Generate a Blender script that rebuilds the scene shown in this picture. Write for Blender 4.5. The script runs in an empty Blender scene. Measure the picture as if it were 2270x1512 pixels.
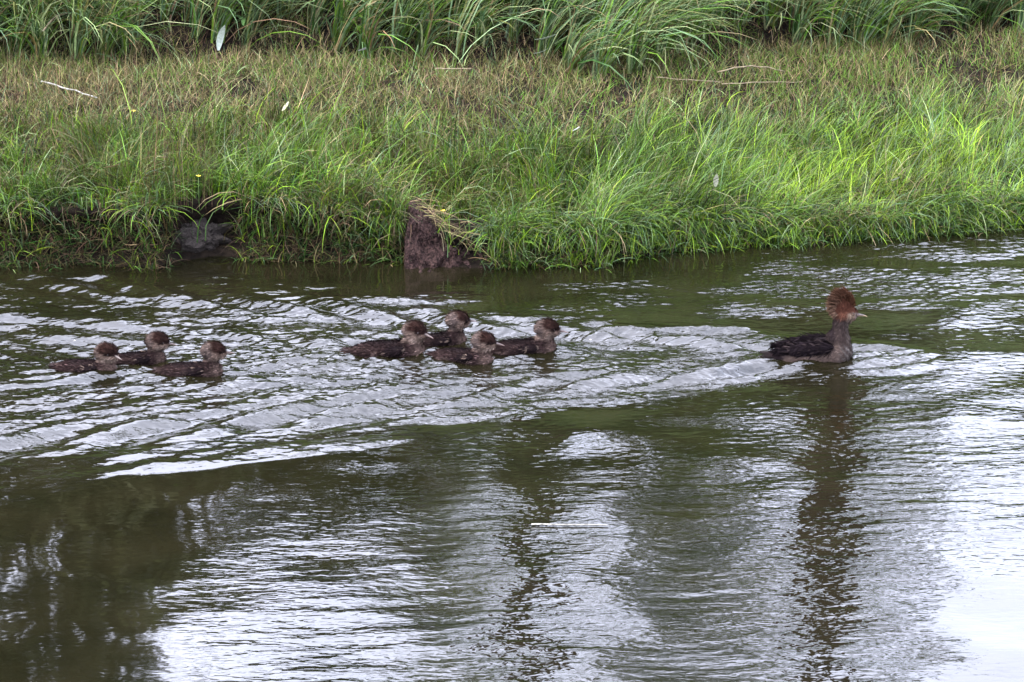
import bpy, bmesh, math, random
import numpy as np
from mathutils import Vector, Matrix, Euler

random.seed(7)
rng = np.random.default_rng(7)
SC = bpy.context.scene
COL = SC.collection
R = math.radians

# ------------------------------------------------------------------ camera
CAM_H, PITCH, HFOV = 4.1, R(17.0), R(18.0)
cam_d = bpy.data.cameras.new('camera')
cam_d.sensor_width = 36.0
cam_d.lens = 18.0 / math.tan(HFOV / 2)
cam_d.clip_end = 2000.0
cam_d.clip_start = 0.1
cam = bpy.data.objects.new('camera', cam_d)
COL.objects.link(cam)
cam.location = (0, 0, CAM_H)
cam.rotation_euler = (R(90) - PITCH, 0, 0)
SC.camera = cam
F = 1135.0 / math.tan(HFOV / 2)          # focal length in photograph pixels

# ------------------------------------------------------------------ sky, sun, exposure
SUN_EL, SUN_AZ = R(58), R(250)           # high, from the left, through thin cloud
world = bpy.data.worlds.new('World')
SC.world = world
world.use_nodes = True
nt = world.node_tree
nt.nodes.clear()
w_out = nt.nodes.new('ShaderNodeOutputWorld')
w_bg = nt.nodes.new('ShaderNodeBackground')
sky = nt.nodes.new('ShaderNodeTexSky')
sky.sky_type = 'NISHITA'
sky.sun_disc = False
sky.sun_elevation = SUN_EL
sky.sun_rotation = SUN_AZ
sky.air_density = 1.0
sky.dust_density = 2.0
w_co = nt.nodes.new('ShaderNodeTexCoord')
w_n = nt.nodes.new('ShaderNodeTexNoise')
w_n.inputs['Scale'].default_value = 2.2
w_n.inputs['Detail'].default_value = 5.0
w_r = nt.nodes.new('ShaderNodeMapRange')
w_r.inputs['From Min'].default_value = 0.35
w_r.inputs['From Max'].default_value = 0.62
w_r.inputs['To Min'].default_value = 0.42
w_r.inputs['To Max'].default_value = 0.9
w_m = nt.nodes.new('ShaderNodeMix')
w_m.data_type = 'RGBA'
w_m.inputs['B'].default_value = (10.8, 11.1, 13.5, 1)     # bright thin cloud
nt.links.new(w_co.outputs['Generated'], w_n.inputs['Vector'])
nt.links.new(w_n.outputs['Fac'], w_r.inputs['Value'])
nt.links.new(w_r.outputs['Result'], w_m.inputs['Factor'])
nt.links.new(sky.outputs['Color'], w_m.inputs['A'])
nt.links.new(w_m.outputs['Result'], w_bg.inputs['Color'])
w_bg.inputs['Strength'].default_value = 0.125
nt.links.new(w_bg.outputs['Background'], w_out.inputs['Surface'])

sun_d = bpy.data.lights.new('sun', 'SUN')
sun_d.energy = 1.5
sun_d.angle = R(16)
sun_d.color = (1.0, 0.95, 0.88)
sun = bpy.data.objects.new('sun', sun_d)
COL.objects.link(sun)
sd = Vector((math.sin(SUN_AZ) * math.cos(SUN_EL), math.cos(SUN_AZ) * math.cos(SUN_EL), math.sin(SUN_EL)))
sun.rotation_euler = sd.to_track_quat('Z', 'Y').to_euler()
sun.location = (0, 0, 30)

SC.view_settings.view_transform = 'Standard'
SC.view_settings.look = 'None'
SC.view_settings.gamma = 1.0
SC.view_settings.exposure = 2.45
SC.view_settings.use_curve_mapping = False
SC.render.engine = 'CYCLES'
SC.cycles.use_denoising = True
SC.cycles.max_bounces = 4
SC.cycles.diffuse_bounces = 2
SC.cycles.glossy_bounces = 2
SC.cycles.transmission_bounces = 3
SC.cycles.caustics_reflective = False
SC.cycles.sample_clamp_indirect = 6.0

# ------------------------------------------------------------------ helpers
def ray(px, py):
    """direction of a view ray through a photograph pixel"""
    a, b = (px - 1135.0) / F, (756.0 - py) / F
    c, s = math.cos(PITCH), math.sin(PITCH)
    return Vector((a, c + b * s, -s + b * c))

def on_plane(px, py, z=0.0):
    d = ray(px, py)
    t = (z - CAM_H) / d.z
    return Vector((d.x * t, d.y * t, z))

def hash2(ix, iy, seed):
    h = (ix.astype(np.int64) * 374761393 + iy.astype(np.int64) * 668265263 + seed * 974711) & 0x7fffffff
    h = ((h ^ (h >> 13)) * 1274126177) & 0x7fffffff
    h = h ^ (h >> 16)
    return (h & 0xffff) / 65535.0

def vnoise(x, y, seed=0):
    x = np.asarray(x, float); y = np.asarray(y, float)
    ix, iy = np.floor(x), np.floor(y)
    fx, fy = x - ix, y - iy
    fx = fx * fx * (3 - 2 * fx); fy = fy * fy * (3 - 2 * fy)
    a = hash2(ix, iy, seed); b = hash2(ix + 1, iy, seed)
    c = hash2(ix, iy + 1, seed); d = hash2(ix + 1, iy + 1, seed)
    return (a + (b - a) * fx) * (1 - fy) + (c + (d - c) * fx) * fy

def fbm(x, y, seed=0, oct=4):
    v, amp, tot = 0.0, 1.0, 0.0
    for o in range(oct):
        v = v + amp * vnoise(np.asarray(x) * 2 ** o, np.asarray(y) * 2 ** o, seed + o * 17)
        tot += amp; amp *= 0.5
    return v / tot

def sstep(a, b, x):
    t = np.clip((x - a) / (b - a), 0, 1)
    return t * t * (3 - 2 * t)

def np_mesh(name, verts, loops, starts, col=None, smooth=False, attrs=None):
    me = bpy.data.meshes.new(name)
    me.vertices.add(len(verts))
    me.vertices.foreach_set('co', np.ascontiguousarray(verts, np.float32).ravel())
    me.loops.add(len(loops))
    me.loops.foreach_set('vertex_index', np.ascontiguousarray(loops, np.int32))
    me.polygons.add(len(starts))
    me.polygons.foreach_set('loop_start', np.ascontiguousarray(starts, np.int32))
    if smooth:
        me.polygons.foreach_set('use_smooth', np.ones(len(starts), bool))
    me.update(calc_edges=True)
    if col is not None:
        a = me.attributes.new('tint', 'FLOAT_COLOR', 'POINT')
        c4 = np.ones((len(verts), 4), np.float32); c4[:, :3] = col
        a.data.foreach_set('color', c4.ravel())
    for k, v in (attrs or {}).items():
        a = me.attributes.new(k, 'FLOAT', 'POINT')
        a.data.foreach_set('value', np.ascontiguousarray(v, np.float32))
    return me

def link(name, me, mat=None, parent=None, label=None, cat=None, group=None, kind=None):
    o = bpy.data.objects.new(name, me)
    COL.objects.link(o)
    if mat is not None:
        me.materials.append(mat)
    if parent is not None:
        o.parent = parent
    if label: o['label'] = label
    if cat: o['category'] = cat
    if group: o['group'] = group
    if kind: o['kind'] = kind
    return o

def empty(name, loc, rz=0, label=None, cat=None, group=None):
    o = bpy.data.objects.new(name, None)
    COL.objects.link(o)
    o.location = loc; o.rotation_euler = (0, 0, rz); o.empty_display_size = 0.05
    if label: o['label'] = label
    if cat: o['category'] = cat
    if group: o['group'] = group
    return o

def grid_faces(nr, nc):
    r, c = np.meshgrid(np.arange(nr - 1), np.arange(nc - 1), indexing='ij')
    i = (r * nc + c).ravel()
    loops = np.stack([i, i + 1, i + 1 + nc, i + nc], 1).ravel()
    return loops, np.arange(len(i)) * 4

# ------------------------------------------------------------------ materials
def new_mat(name):
    m = bpy.data.materials.new(name); m.use_nodes = True
    t = m.node_tree; t.nodes.clear()
    out = t.nodes.new('ShaderNodeOutputMaterial')
    return m, t, out

def leaf_mat(name, trans=0.35, rough=0.5, spec=0.4, vary=0.25, scale=60):
    """blade / leaf: own tint x fine streaks, thin enough to let light through"""
    m, t, out = new_mat(name)
    at = t.nodes.new('ShaderNodeAttribute'); at.attribute_name = 'tint'
    co = t.nodes.new('ShaderNodeTexCoord')
    n = t.nodes.new('ShaderNodeTexNoise'); n.inputs['Scale'].default_value = scale
    n.inputs['Detail'].default_value = 2
    mr = t.nodes.new('ShaderNodeMapRange')
    mr.inputs['To Min'].default_value = 1 - vary; mr.inputs['To Max'].default_value = 1 + vary
    mr.inputs['From Min'].default_value = 0.3; mr.inputs['From Max'].default_value = 0.7
    mx = t.nodes.new('ShaderNodeVectorMath'); mx.operation = 'SCALE'
    p = t.nodes.new('ShaderNodeBsdfPrincipled')
    p.inputs['Roughness'].default_value = rough
    p.inputs['Specular IOR Level'].default_value = spec
    tr = t.nodes.new('ShaderNodeBsdfTranslucent')
    mix = t.nodes.new('ShaderNodeMixShader'); mix.inputs[0].default_value = trans
    L = t.links.new
    L(co.outputs['Object'], n.inputs['Vector']); L(n.outputs['Fac'], mr.inputs['Value'])
    L(at.outputs['Color'], mx.inputs[0]); L(mr.outputs['Result'], mx.inputs['Scale'])
    L(mx.outputs['Vector'], p.inputs['Base Color']); L(mx.outputs['Vector'], tr.inputs['Color'])
    L(p.outputs[0], mix.inputs[1]); L(tr.outputs[0], mix.inputs[2]); L(mix.outputs[0], out.inputs['Surface'])
    return m

def tint_mat(name, rough=0.7, spec=0.3, vary=0.3, scale=120, bump=0.0):
    m, t, out = new_mat(name)
    at = t.nodes.new('ShaderNodeAttribute'); at.attribute_name = 'tint'
    co = t.nodes.new('ShaderNodeTexCoord')
    n = t.nodes.new('ShaderNodeTexNoise'); n.inputs['Scale'].default_value = scale
    n.inputs['Detail'].default_value = 3
    mr = t.nodes.new('ShaderNodeMapRange')
    mr.inputs['From Min'].default_value = 0.3; mr.inputs['From Max'].default_value = 0.7
    mr.inputs['To Min'].default_value = 1 - vary; mr.inputs['To Max'].default_value = 1 + vary
    mx = t.nodes.new('ShaderNodeVectorMath'); mx.operation = 'SCALE'
    p = t.nodes.new('ShaderNodeBsdfPrincipled')
    p.inputs['Roughness'].default_value = rough
    p.inputs['Specular IOR Level'].default_value = spec
    L = t.links.new
    L(co.outputs['Object'], n.inputs['Vector']); L(n.outputs['Fac'], mr.inputs['Value'])
    L(at.outputs['Color'], mx.inputs[0]); L(mr.outputs['Result'], mx.inputs['Scale'])
    L(mx.outputs['Vector'], p.inputs['Base Color'])
    if bump:
        b = t.nodes.new('ShaderNodeBump'); b.inputs['Strength'].default_value = 0.8
        b.inputs['Distance'].default_value = bump
        L(n.outputs['Fac'], b.inputs['Height']); L(b.outputs['Normal'], p.inputs['Normal'])
    L(p.outputs[0], out.inputs['Surface'])
    return m

def plain_mat(name, c1, c2, rough=0.6, scale=40, bump=0.0, spec=0.4):
    m, t, out = new_mat(name)
    co = t.nodes.new('ShaderNodeTexCoord')
    n = t.nodes.new('ShaderNodeTexNoise'); n.inputs['Scale'].default_value = scale
    n.inputs['Detail'].default_value = 5
    cr = t.nodes.new('ShaderNodeValToRGB')
    cr.color_ramp.elements[0].position = 0.35; cr.color_ramp.elements[0].color = (*c1, 1)
    cr.color_ramp.elements[1].position = 0.65; cr.color_ramp.elements[1].color = (*c2, 1)
    p = t.nodes.new('ShaderNodeBsdfPrincipled')
    p.inputs['Roughness'].default_value = rough; p.inputs['Specular IOR Level'].default_value = spec
    L = t.links.new
    L(co.outputs['Object'], n.inputs['Vector']); L(n.outputs['Fac'], cr.inputs['Fac'])
    L(cr.outputs['Color'], p.inputs['Base Color'])
    if bump:
        b = t.nodes.new('ShaderNodeBump'); b.inputs['Distance'].default_value = bump
        L(n.outputs['Fac'], b.inputs['Height']); L(b.outputs['Normal'], p.inputs['Normal'])
    L(p.outputs[0], out.inputs['Surface'])
    return m

M_GRASS = leaf_mat('grass_blade', 0.25, 0.5, 0.2)
M_DRY = leaf_mat('dry_grass_blade', 0.2, 0.7, 0.12)
M_LEAF = leaf_mat('tree_leaf', 0.5, 0.6, 0.2)
M_SOIL = plain_mat('dark_soil', (0.003, 0.0022, 0.0016), (0.011, 0.0078, 0.0055), 0.95, 18, 0.03, 0.06)
M_MUD = plain_mat('wet_mud', (0.007, 0.0038, 0.0034), (0.046, 0.026, 0.023), 0.8, 75, 0.03, 0.1)
M_STONE = plain_mat('grey_stone', (0.013, 0.0105, 0.009), (0.028, 0.023, 0.020), 0.85, 110, 0.01, 0.15)
M_BARK = plain_mat('bark', (0.016, 0.010, 0.008), (0.045, 0.028, 0.022), 0.95, 14, 0.02, 0.05)
M_PALE = leaf_mat('pale_leaf', 0.25, 0.55, 0.3, 0.2, 90)
M_PLUME = tint_mat('plumage', 0.9, 0.05, 0.3, 180, 0.002)
M_DOWN = tint_mat('down', 0.95, 0.03, 0.2, 200)
M_BILL = tint_mat('bill_horn', 0.4, 0.5, 0.15, 150)
M_EYE = plain_mat('eye_gloss', (0.012, 0.008, 0.006), (0.02, 0.012, 0.01), 0.08, 20)
M_STRAW = plain_mat('straw', (0.08, 0.06, 0.038), (0.19, 0.15, 0.09), 0.7, 60)
M_WHITE_STEM = plain_mat('bleached_stem', (0.09, 0.085, 0.07), (0.26, 0.25, 0.22), 0.7, 60)
M_YELLOW = plain_mat('yellow_petal', (0.7, 0.5, 0.03), (0.8, 0.65, 0.08), 0.5, 60)

# ------------------------------------------------------------------ terrain
_edge_px = [(-900, 590), (0, 588), (330, 592), (470, 575), (620, 572), (900, 582), (1000, 598), (1090, 590), (1180, 582),
            (1330, 586), (1430, 560), (1700, 545), (1900, 530), (2100, 518), (2270, 505), (3200, 470)]
_ep = np.array([on_plane(*p)[:2] for p in _edge_px])
def edge_y(x):
    return np.interp(x, _ep[:, 0], _ep[:, 1]) + 0.17 * (fbm(np.asarray(x) * 3.5, np.asarray(x) * 0 + 3.3, 5) - 0.5)

def lip_h(x):
    x = np.asarray(x, float)
    return 0.13 + 0.13 * sstep(-0.3, -1.2, x) - 0.05 * sstep(0.6, 1.8, x) + 0.05 * (fbm(x * 1.7, x * 0 + 9, 8) - 0.5)

def ground_z(x, y):
    x = np.asarray(x, float); y = np.asarray(y, float)
    s = y - edge_y(x)
    L = lip_h(x)
    z = np.where(s < 0, np.maximum(s * 0.9, -0.8), 0)
    w = 0.05 + 0.10 * sstep(0.3, 1.2, x)
    z = z + L * sstep(-0.03, w + 0.05, s)
    z = z + (0.40 - L) * sstep(0.05, 2.4, s)
    up = np.clip(s - 2.7, 0, None)
    z = z + np.where(up < 3.6, 0.50 * up, 0.50 * 3.6 + 0.02 * np.minimum(up - 3.6, 40))
    z = z + (0.07 * (fbm(x * 1.3, y * 1.3, 21) - 0.5) + 0.03 * (fbm(x * 6, y * 6, 22) - 0.5)) * sstep(0.0, 0.25, s)
    return z

def hit_ground(px, py, lift=0.0):
    d = ray(px, py)
    t = np.arange(13.0, 24.0, 0.02)
    k = np.nonzero(CAM_H + d.z * t <= ground_z(d.x * t, d.y * t) + lift)[0]
    if len(k):
        return Vector((0, 0, CAM_H)) + d * float(t[k[0]])
    return Vector((0, 0, CAM_H)) + d * 18

xs = np.concatenate([[-400, -150, -60, -25, -12, -8], np.arange(-6, 6.001, 0.04), [8, 12, 25, 60, 150, 400]])
ys = np.concatenate([np.arange(13.6, 15.8, 0.02), np.arange(15.8, 22, 0.06), [23, 25, 28, 33, 40, 60, 100, 200, 400, 700]])
gx, gy = np.meshgrid(xs, ys)
gz = ground_z(gx, gy)
# the water has cut in under the turf on the left: push the middle of the face back
Lg = np.maximum(lip_h(gx), 0.02)
gy = gy + (0.03 + 0.13 * sstep(0.1, -0.5, gx)) * np.sin(math.pi * np.clip((gz + 0.02) / (Lg * 0.9 + 0.02), 0, 1)) * (gy < edge_y(gx) + 0.3) \
    + 0.03 * (fbm(gx * 14, gz * 30, 25) - 0.5) * (gz > -0.05) * (gz < 0.3) * (gy < edge_y(gx) + 0.3)
lp, st = grid_faces(*gx.shape)
link('ground', np_mesh('ground', np.stack([gx.ravel(), gy.ravel(), gz.ravel()], 1), lp, st, smooth=True), M_SOIL,
     kind='structure')

# ------------------------------------------------------------------ duck places (body centre on the waterline)
#        kind, px, py, heading yaw deg, head yaw deg, scale
DUCKS = [
    ('adult', 1800, 797, 0, 0, 1.0),
    ('duckling', 858, 786, -2, -30, 1.0),
    ('duckling', 962, 765, 8, 14, 0.86),
    ('duckling', 1022, 798, -18, 10, 0.84),
    ('duckling', 1154, 781, 2, -6, 0.93),
    ('duckling', 190, 822, -14, -24, 0.82),
    ('duckling', 302, 803, 7, -16, 0.76),
    ('duckling', 422, 829, -6, 18, 0.83),
]
PLACES = [on_plane(d[1], d[2]) for d in DUCKS]

# ------------------------------------------------------------------ water
def kelvin_table(lam0):
    dx = 0.008
    X = np.arange(0, 5.2, dx, dtype=np.float32); Y = np.arange(-2.0, 2.0, dx, dtype=np.float32)
    gX, gY = np.meshgrid(X, Y, indexing='ij')
    k0 = 2 * math.pi / lam0
    h = np.zeros_like(gX)
    for th in np.linspace(R(4), R(63), 150):
        w = 0.18 * math.exp(-((th - R(15)) / R(14)) ** 2) + math.exp(-((th - R(46)) / R(12)) ** 2)
        k = k0 / math.cos(th) ** 2
        a = (k * math.cos(th)) * gX
        b = (k * math.sin(th)) * gY
        h += np.float32(w * 2) * np.sin(a) * np.cos(b)
    h *= sstep(0.0, 0.25, gX)
    msk = (gX > 0.6) & (gX < 1.8) & (np.abs(gY) < 0.33 * gX)
    h /= h[msk].std()
    # nothing outside the wedge
    h *= sstep(0.50, 0.36, np.abs(gY) / (gX + 0.10))
    return h, dx
KEL, KDX = kelvin_table(0.46)
KEL2, _ = kelvin_table(0.30)

def sample_kelvin(tab, X, Y):
    fx = X / KDX; fy = (Y + 2.0) / KDX
    ok = (fx >= 0) & (fx < tab.shape[0] - 2) & (fy >= 0) & (fy < tab.shape[1] - 2)
    fx = np.where(ok, fx, 0); fy = np.where(ok, fy, 0)
    i = fx.astype(int); j = fy.astype(int); a = fx - i; b = fy - j
    v = (tab[i, j] * (1 - a) + tab[i + 1, j] * a) * (1 - b) + (tab[i, j + 1] * (1 - a) + tab[i + 1, j + 1] * a) * b
    return np.where(ok, v, 0)

def water_field(x, y):
    wx = x + 0.11 * (fbm(x * 1.6, y * 1.6, 41) - 0.5) + 0.015 * (fbm(x * 6, y * 6, 43) - 0.5)
    wy = y + 0.15 * (fbm(x * 1.4, y * 1.4, 42) - 0.5) + 0.02 * (fbm(x * 6, y * 6, 44) - 0.5)
    h = np.zeros_like(x); env = np.zeros_like(x)
    patch = fbm(x * 2.0, y * 5.0, 51)
    patch2 = fbm(x * 1.5, y * 2.4, 52)
    ragged = fbm(x * 1.8 - y * 0.8, y * 5.5 - x * 1.6, 54)
    for d, p in zip(DUCKS, PLACES):
        big = d[0] == 'adult'
        bow = p.x + (0.16 if big else 0.12)
        X = bow - wx; Y = wy - p.y
        decay = np.exp(-np.clip(X, 0, None) / (6.0 if big else 0.8))
        ridge = 0.45 + 0.9 * np.exp(-((np.abs(Y) / (np.clip(X, 0, None) + 0.15) - 0.29) / 0.09) ** 2)
        h += (0.0075 if big else 0.0022) * decay * (0.55 + 0.9 * patch2) * ridge * sample_kelvin(KEL if big else KEL2, X, Y)
        V = sstep(-0.10, 0.10, X) * sstep(0.46, 0.24, 0.34 * (ragged - 0.5) - 0.035 + np.abs(Y) / (np.clip(X, 0, None) + (0.42 if big else 0.25)))
        V = V * np.exp(-np.clip(X, 0, None) / (5.5 if big else 1.6))
        env = np.maximum(env, V * (1.25 if big else 1.0))
        # bow wave / disturbed ring round the breast
        rr = np.sqrt(((x - p.x - (0.08 if big else 0.03)) / (0.36 if big else 0.30)) ** 2 + ((y - p.y) / 0.22) ** 2)
        env = np.maximum(env, (1.0 if big else 0.85) * sstep(1.45, 0.8, rr))
        rb = np.hypot((x - bow - 0.05) / 1.0, (y - p.y) / 0.8)
        h += (0.009 if big else 0.0045) * np.exp(-(rb / 0.10) ** 2)
    env = env * np.clip(0.30 + 1.5 * patch, 0.2, 1.5)
    # light air and old waves: oblique swell plus short ripples, gathered in patches
    far = sstep(13.2, 14.0, y) * sstep(-0.3, 0.5, x) * sstep(0.40, 0.60, fbm(x * 1.3 + 4, y * 2.2, 61)) * np.clip(2.6 * fbm(x * 4, y * 9, 64) - 0.85, 0.0, 1.2)
    near = sstep(12.0, 10.9, y) * sstep(-1.25, -0.75, x) * (0.35 + 0.75 * fbm(x * 0.9 + 8, y * 1.4, 62))
    near = near * (1 - 0.75 * sstep(1.0, 1.6, x) * sstep(10.9, 10.2, y))
    side = sstep(1.0, 1.6, x) * sstep(13.4, 12.4, y) * sstep(10.6, 11.6, y) * (0.3 + 0.7 * fbm(x * 1.2, y * 2.0, 63))
    amb = 0.015 + 0.18 * sstep(11.4, 12.0, y) * sstep(-1.0, -0.3, x) * (0.3 + 1.2 * patch2 * patch2) + 1.0 * far + 0.02 * near + 0.06 * side
    r2 = np.random.default_rng(5)
    for k in range(22):                                   # swell left over from earlier wakes
        lam = 0.22 * (0.8 / 0.22) ** r2.random()
        dirn = R(-90) + r2.normal() * R(34)
        ph = r2.random() * 6.283
        kx, ky = math.cos(dirn) * 6.283 / lam, math.sin(dirn) * 6.283 / lam
        h += (0.0012 + 0.0016 * sstep(-1.2, -0.6, x) + 0.0045 * sstep(11.4, 12.6, y)) * lam / 6.283 * np.sin(kx * wx + ky * wy + ph)
    for k in range(8):                                    # oblique swell that makes upright reflections waver
        lam = 0.24 + 0.34 * r2.random()
        dirn = R(-90) + (1 if k % 2 else -1) * R(38 + 22 * r2.random())
        ph = r2.random() * 6.283
        kx, ky = math.cos(dirn) * 6.283 / lam, math.sin(dirn) * 6.283 / lam
        h += 0.0050 * sstep(12.6, 11.2, y) * (0.05 + 0.95 * sstep(-1.1, -0.4, x)) * lam / 6.283 * np.sin(kx * wx + ky * wy + ph)
    chop = np.clip(np.maximum(env * 1.15, amb), 0, 1.35)
    for k in range(54):                                   # short chop carried by the mesh itself
        lam = 0.028 * (0.075 / 0.028) ** r2.random()
        dirn = R(-90) + r2.normal() * R(30)
        ph = r2.random() * 6.283
        kx, ky = math.cos(dirn) * 6.283 / lam, math.sin(dirn) * 6.283 / lam
        h += chop * 0.029 * lam / 6.283 * np.sin(kx * wx + ky * wy + ph)
    # the body of the wake: long-crested waves fanning to either side of the adult's track
    side_near = sstep(0.12, -0.12, wy - PLACES[0].y)
    tilt = 0.42 * (wy - PLACES[0].y)
    lens = np.clip(2.4 * fbm(wx * 0.9 - tilt, (wy - 0.30 * wx) * 3.2, 53) - 0.28, 0.2, 1.5)
    lens = lens + (1 - lens) * np.exp(-np.clip(PLACES[0].x - x, 0, None) / 1.6)
    for k in range(40):
        lam = 0.085 * (0.36 / 0.085) ** r2.random()
        nearside = k % 2 == 0
        dirn = R(-90) + (R(23) if nearside else R(-14)) + r2.normal() * R(11)
        ph = r2.random() * 6.283
        kx, ky = math.cos(dirn) * 6.283 / lam, math.sin(dirn) * 6.283 / lam
        m = (0.30 + 0.70 * side_near) if nearside else (1.0 - 0.75 * side_near)
        q_ = kx * wx + ky * wy + ph
        h += env * lens * m * 0.052 * lam / 6.283 * np.sin(q_ + 0.45 * np.cos(q_))
    flat = 0.22 * near + 0.36 * side
    for k in range(30):                                   # long-crested cat's-paws, crests across the view
        lam = 0.045 * (0.20 / 0.045) ** r2.random()
        dirn = R(-90) + r2.normal() * R(13)
        ph = r2.random() * 6.283
        kx, ky = math.cos(dirn) * 6.283 / lam, math.sin(dirn) * 6.283 / lam
        h += flat * 0.030 * lam / 6.283 * np.sin(kx * wx + ky * wy + ph)
    ripple = np.clip(chop + 0.34 * near + 0.30 * side, 0.0, 1.2)
    return h, ripple

wx_ = np.concatenate([[-700, -200, -60, -20, -8, -5, -4, -3.3], np.arange(-2.85, 2.851, 0.0066), [3.3, 4, 5, 8, 20, 60, 200, 700]])
wy_ = np.concatenate([[-400, -60, -10, 2, 6, 8, 8.6], np.arange(9.2, 15.45, 0.0098), [15.7, 15.9]])
gx, gy = np.meshgrid(wx_, wy_)
H, RIP = water_field(gx, gy)
fade = sstep(2.95, 2.7, np.abs(gx)) * sstep(9.15, 9.4, gy)
H *= fade
lp, st = grid_faces(*gx.shape)
water_me = np_mesh('water', np.stack([gx.ravel(), gy.ravel(), H.ravel()], 1), lp, st, smooth=True,
                   attrs={'ripple': RIP.ravel()})
m, t, out = new_mat('pond_water')
L = t.links.new
co = t.nodes.new('ShaderNodeTexCoord')
mp = t.nodes.new('ShaderNodeMapping'); mp.inputs['Scale'].default_value = (0.40, 1.0, 1.0)
n1 = t.nodes.new('ShaderNodeTexNoise'); n1.inputs['Scale'].default_value = 45; n1.inputs['Detail'].default_value = 1.5
n1.inputs['Distortion'].default_value = 0.4
at = t.nodes.new('ShaderNodeAttribute'); at.attribute_name = 'ripple'
ml = t.nodes.new('ShaderNodeMath'); ml.operation = 'MULTIPLY'
bp = t.nodes.new('ShaderNodeBump'); bp.inputs['Strength'].default_value = 1.0
bp.inputs['Distance'].default_value = 0.0055
n2 = t.nodes.new('ShaderNodeTexNoise'); n2.inputs['Scale'].default_value = 3.0; n2.inputs['Detail'].default_value = 4
cr = t.nodes.new('ShaderNodeValToRGB')
cr.color_ramp.elements[0].position = 0.35; cr.color_ramp.elements[0].color = (0.0040, 0.0038, 0.0016, 1)
cr.color_ramp.elements[1].position = 0.65; cr.color_ramp.elements[1].color = (0.0068, 0.0060, 0.0027, 1)
p = t.nodes.new('ShaderNodeBsdfPrincipled')
p.inputs['Roughness'].default_value = 0.03
p.inputs['IOR'].default_value = 1.68
L(co.outputs['Object'], mp.inputs['Vector']); L(mp.outputs['Vector'], n1.inputs['Vector'])
L(n1.outputs['Fac'], ml.inputs[0]); L(at.outputs['Fac'], ml.inputs[1]); L(ml.outputs[0], bp.inputs['Height'])
L(co.outputs['Object'], n2.inputs['Vector']); L(n2.outputs['Fac'], cr.inputs['Fac'])
L(cr.outputs['Color'], p.inputs['Base Color']); L(bp.outputs['Normal'], p.inputs['Normal'])
L(p.outputs[0], out.inputs['Surface'])
link('water', water_me, m, kind='structure')

# ------------------------------------------------------------------ blades
def blades_mesh(name, base, az, length, width, t0, t1, col, seg=3, power=1.0, twist=0.7):
    n = len(base)
    nv = 2 * seg + 1
    V = np.zeros((n, nv, 3))
    pos = base.astype(float).copy()
    ca, sa = np.cos(az), np.sin(az)
    perp = np.stack([-sa, ca, np.zeros(n)], 1)
    tw = rng.uniform(-twist, twist, n)
    az2 = az.copy(); wob = rng.normal(0, 0.12, n)
    for j in range(seg + 1):
        f = j / seg
        th = t0 + (t1 - t0) * f ** power
        c2, s2 = np.cos(az2), np.sin(az2)
        d = np.stack([np.sin(th) * c2, np.sin(th) * s2, np.cos(th)], 1)
        nrm = np.stack([np.cos(th) * c2, np.cos(th) * s2, -np.sin(th)], 1)
        side = perp * np.cos(tw)[:, None] + nrm * np.sin(tw)[:, None]
        w = width * (1 - f ** 1.6) * 0.5
        if j < seg:
            V[:, 2 * j] = pos - side * w[:, None]
            V[:, 2 * j + 1] = pos + side * w[:, None]
        else:
            V[:, 2 * seg] = pos
        pos = pos + d * (length / seg)[:, None]
        az2 = az2 + wob
    b = (np.arange(n) * nv)[:, None]
    loops_t, starts_t, cur = [], [], 0
    pat = []
    sizes = []
    for j in range(seg - 1):
        pat += [2 * j, 2 * j + 1, 2 * j + 3, 2 * j + 2]; sizes.append(4)
    pat += [2 * seg - 2, 2 * seg - 1, 2 * seg]; sizes.append(3)
    loops = (b + np.array(pat)[None, :]).ravel()
    off = np.cumsum([0] + sizes[:-1])
    starts = (np.arange(n)[:, None] * sum(sizes) + off[None, :]).ravel()
    return np_mesh(name, V.reshape(-1, 3), loops, starts, np.repeat(col, nv, axis=0))

FRESH = np.array([0.058, 0.112, 0.012]); BRIGHT = np.array([0.125, 0.200, 0.010]); DEEP = np.array([0.017, 0.042, 0.007])
BLUE = np.array([0.064, 0.102, 0.046]); TAN = np.array([0.155, 0.122, 0.060]); BROWN = np.array([0.048, 0.031, 0.017])
OLIVE = np.array([0.070, 0.074, 0.020]); PALE = np.array([0.165, 0.205, 0.090])

def mixcol(weights, n):
    """pick one of several blade colours per blade by weight, then jitter it"""
    pal = np.array([w[0] for w in weights]); W = np.stack([np.broadcast_to(w[1], (n,)) for w in weights], 1)
    W = np.clip(W, 1e-4, None); W = np.cumsum(W / W.sum(1, keepdims=True), 1)
    k = (rng.random(n)[:, None] > W).sum(1).clip(0, len(pal) - 1)
    c = pal[k] * np.exp(rng.normal(0, 0.22, n))[:, None] * np.exp(rng.normal(0, 0.07, (n, 3)))
    return c.clip(0.005, 0.8)

def scatter(n, x0, x1, s0, s1, sp=1.0):
    x = rng.uniform(x0, x1, n)
    s = s0 + (s1 - s0) * rng.random(n) ** sp
    return x, s

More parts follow.
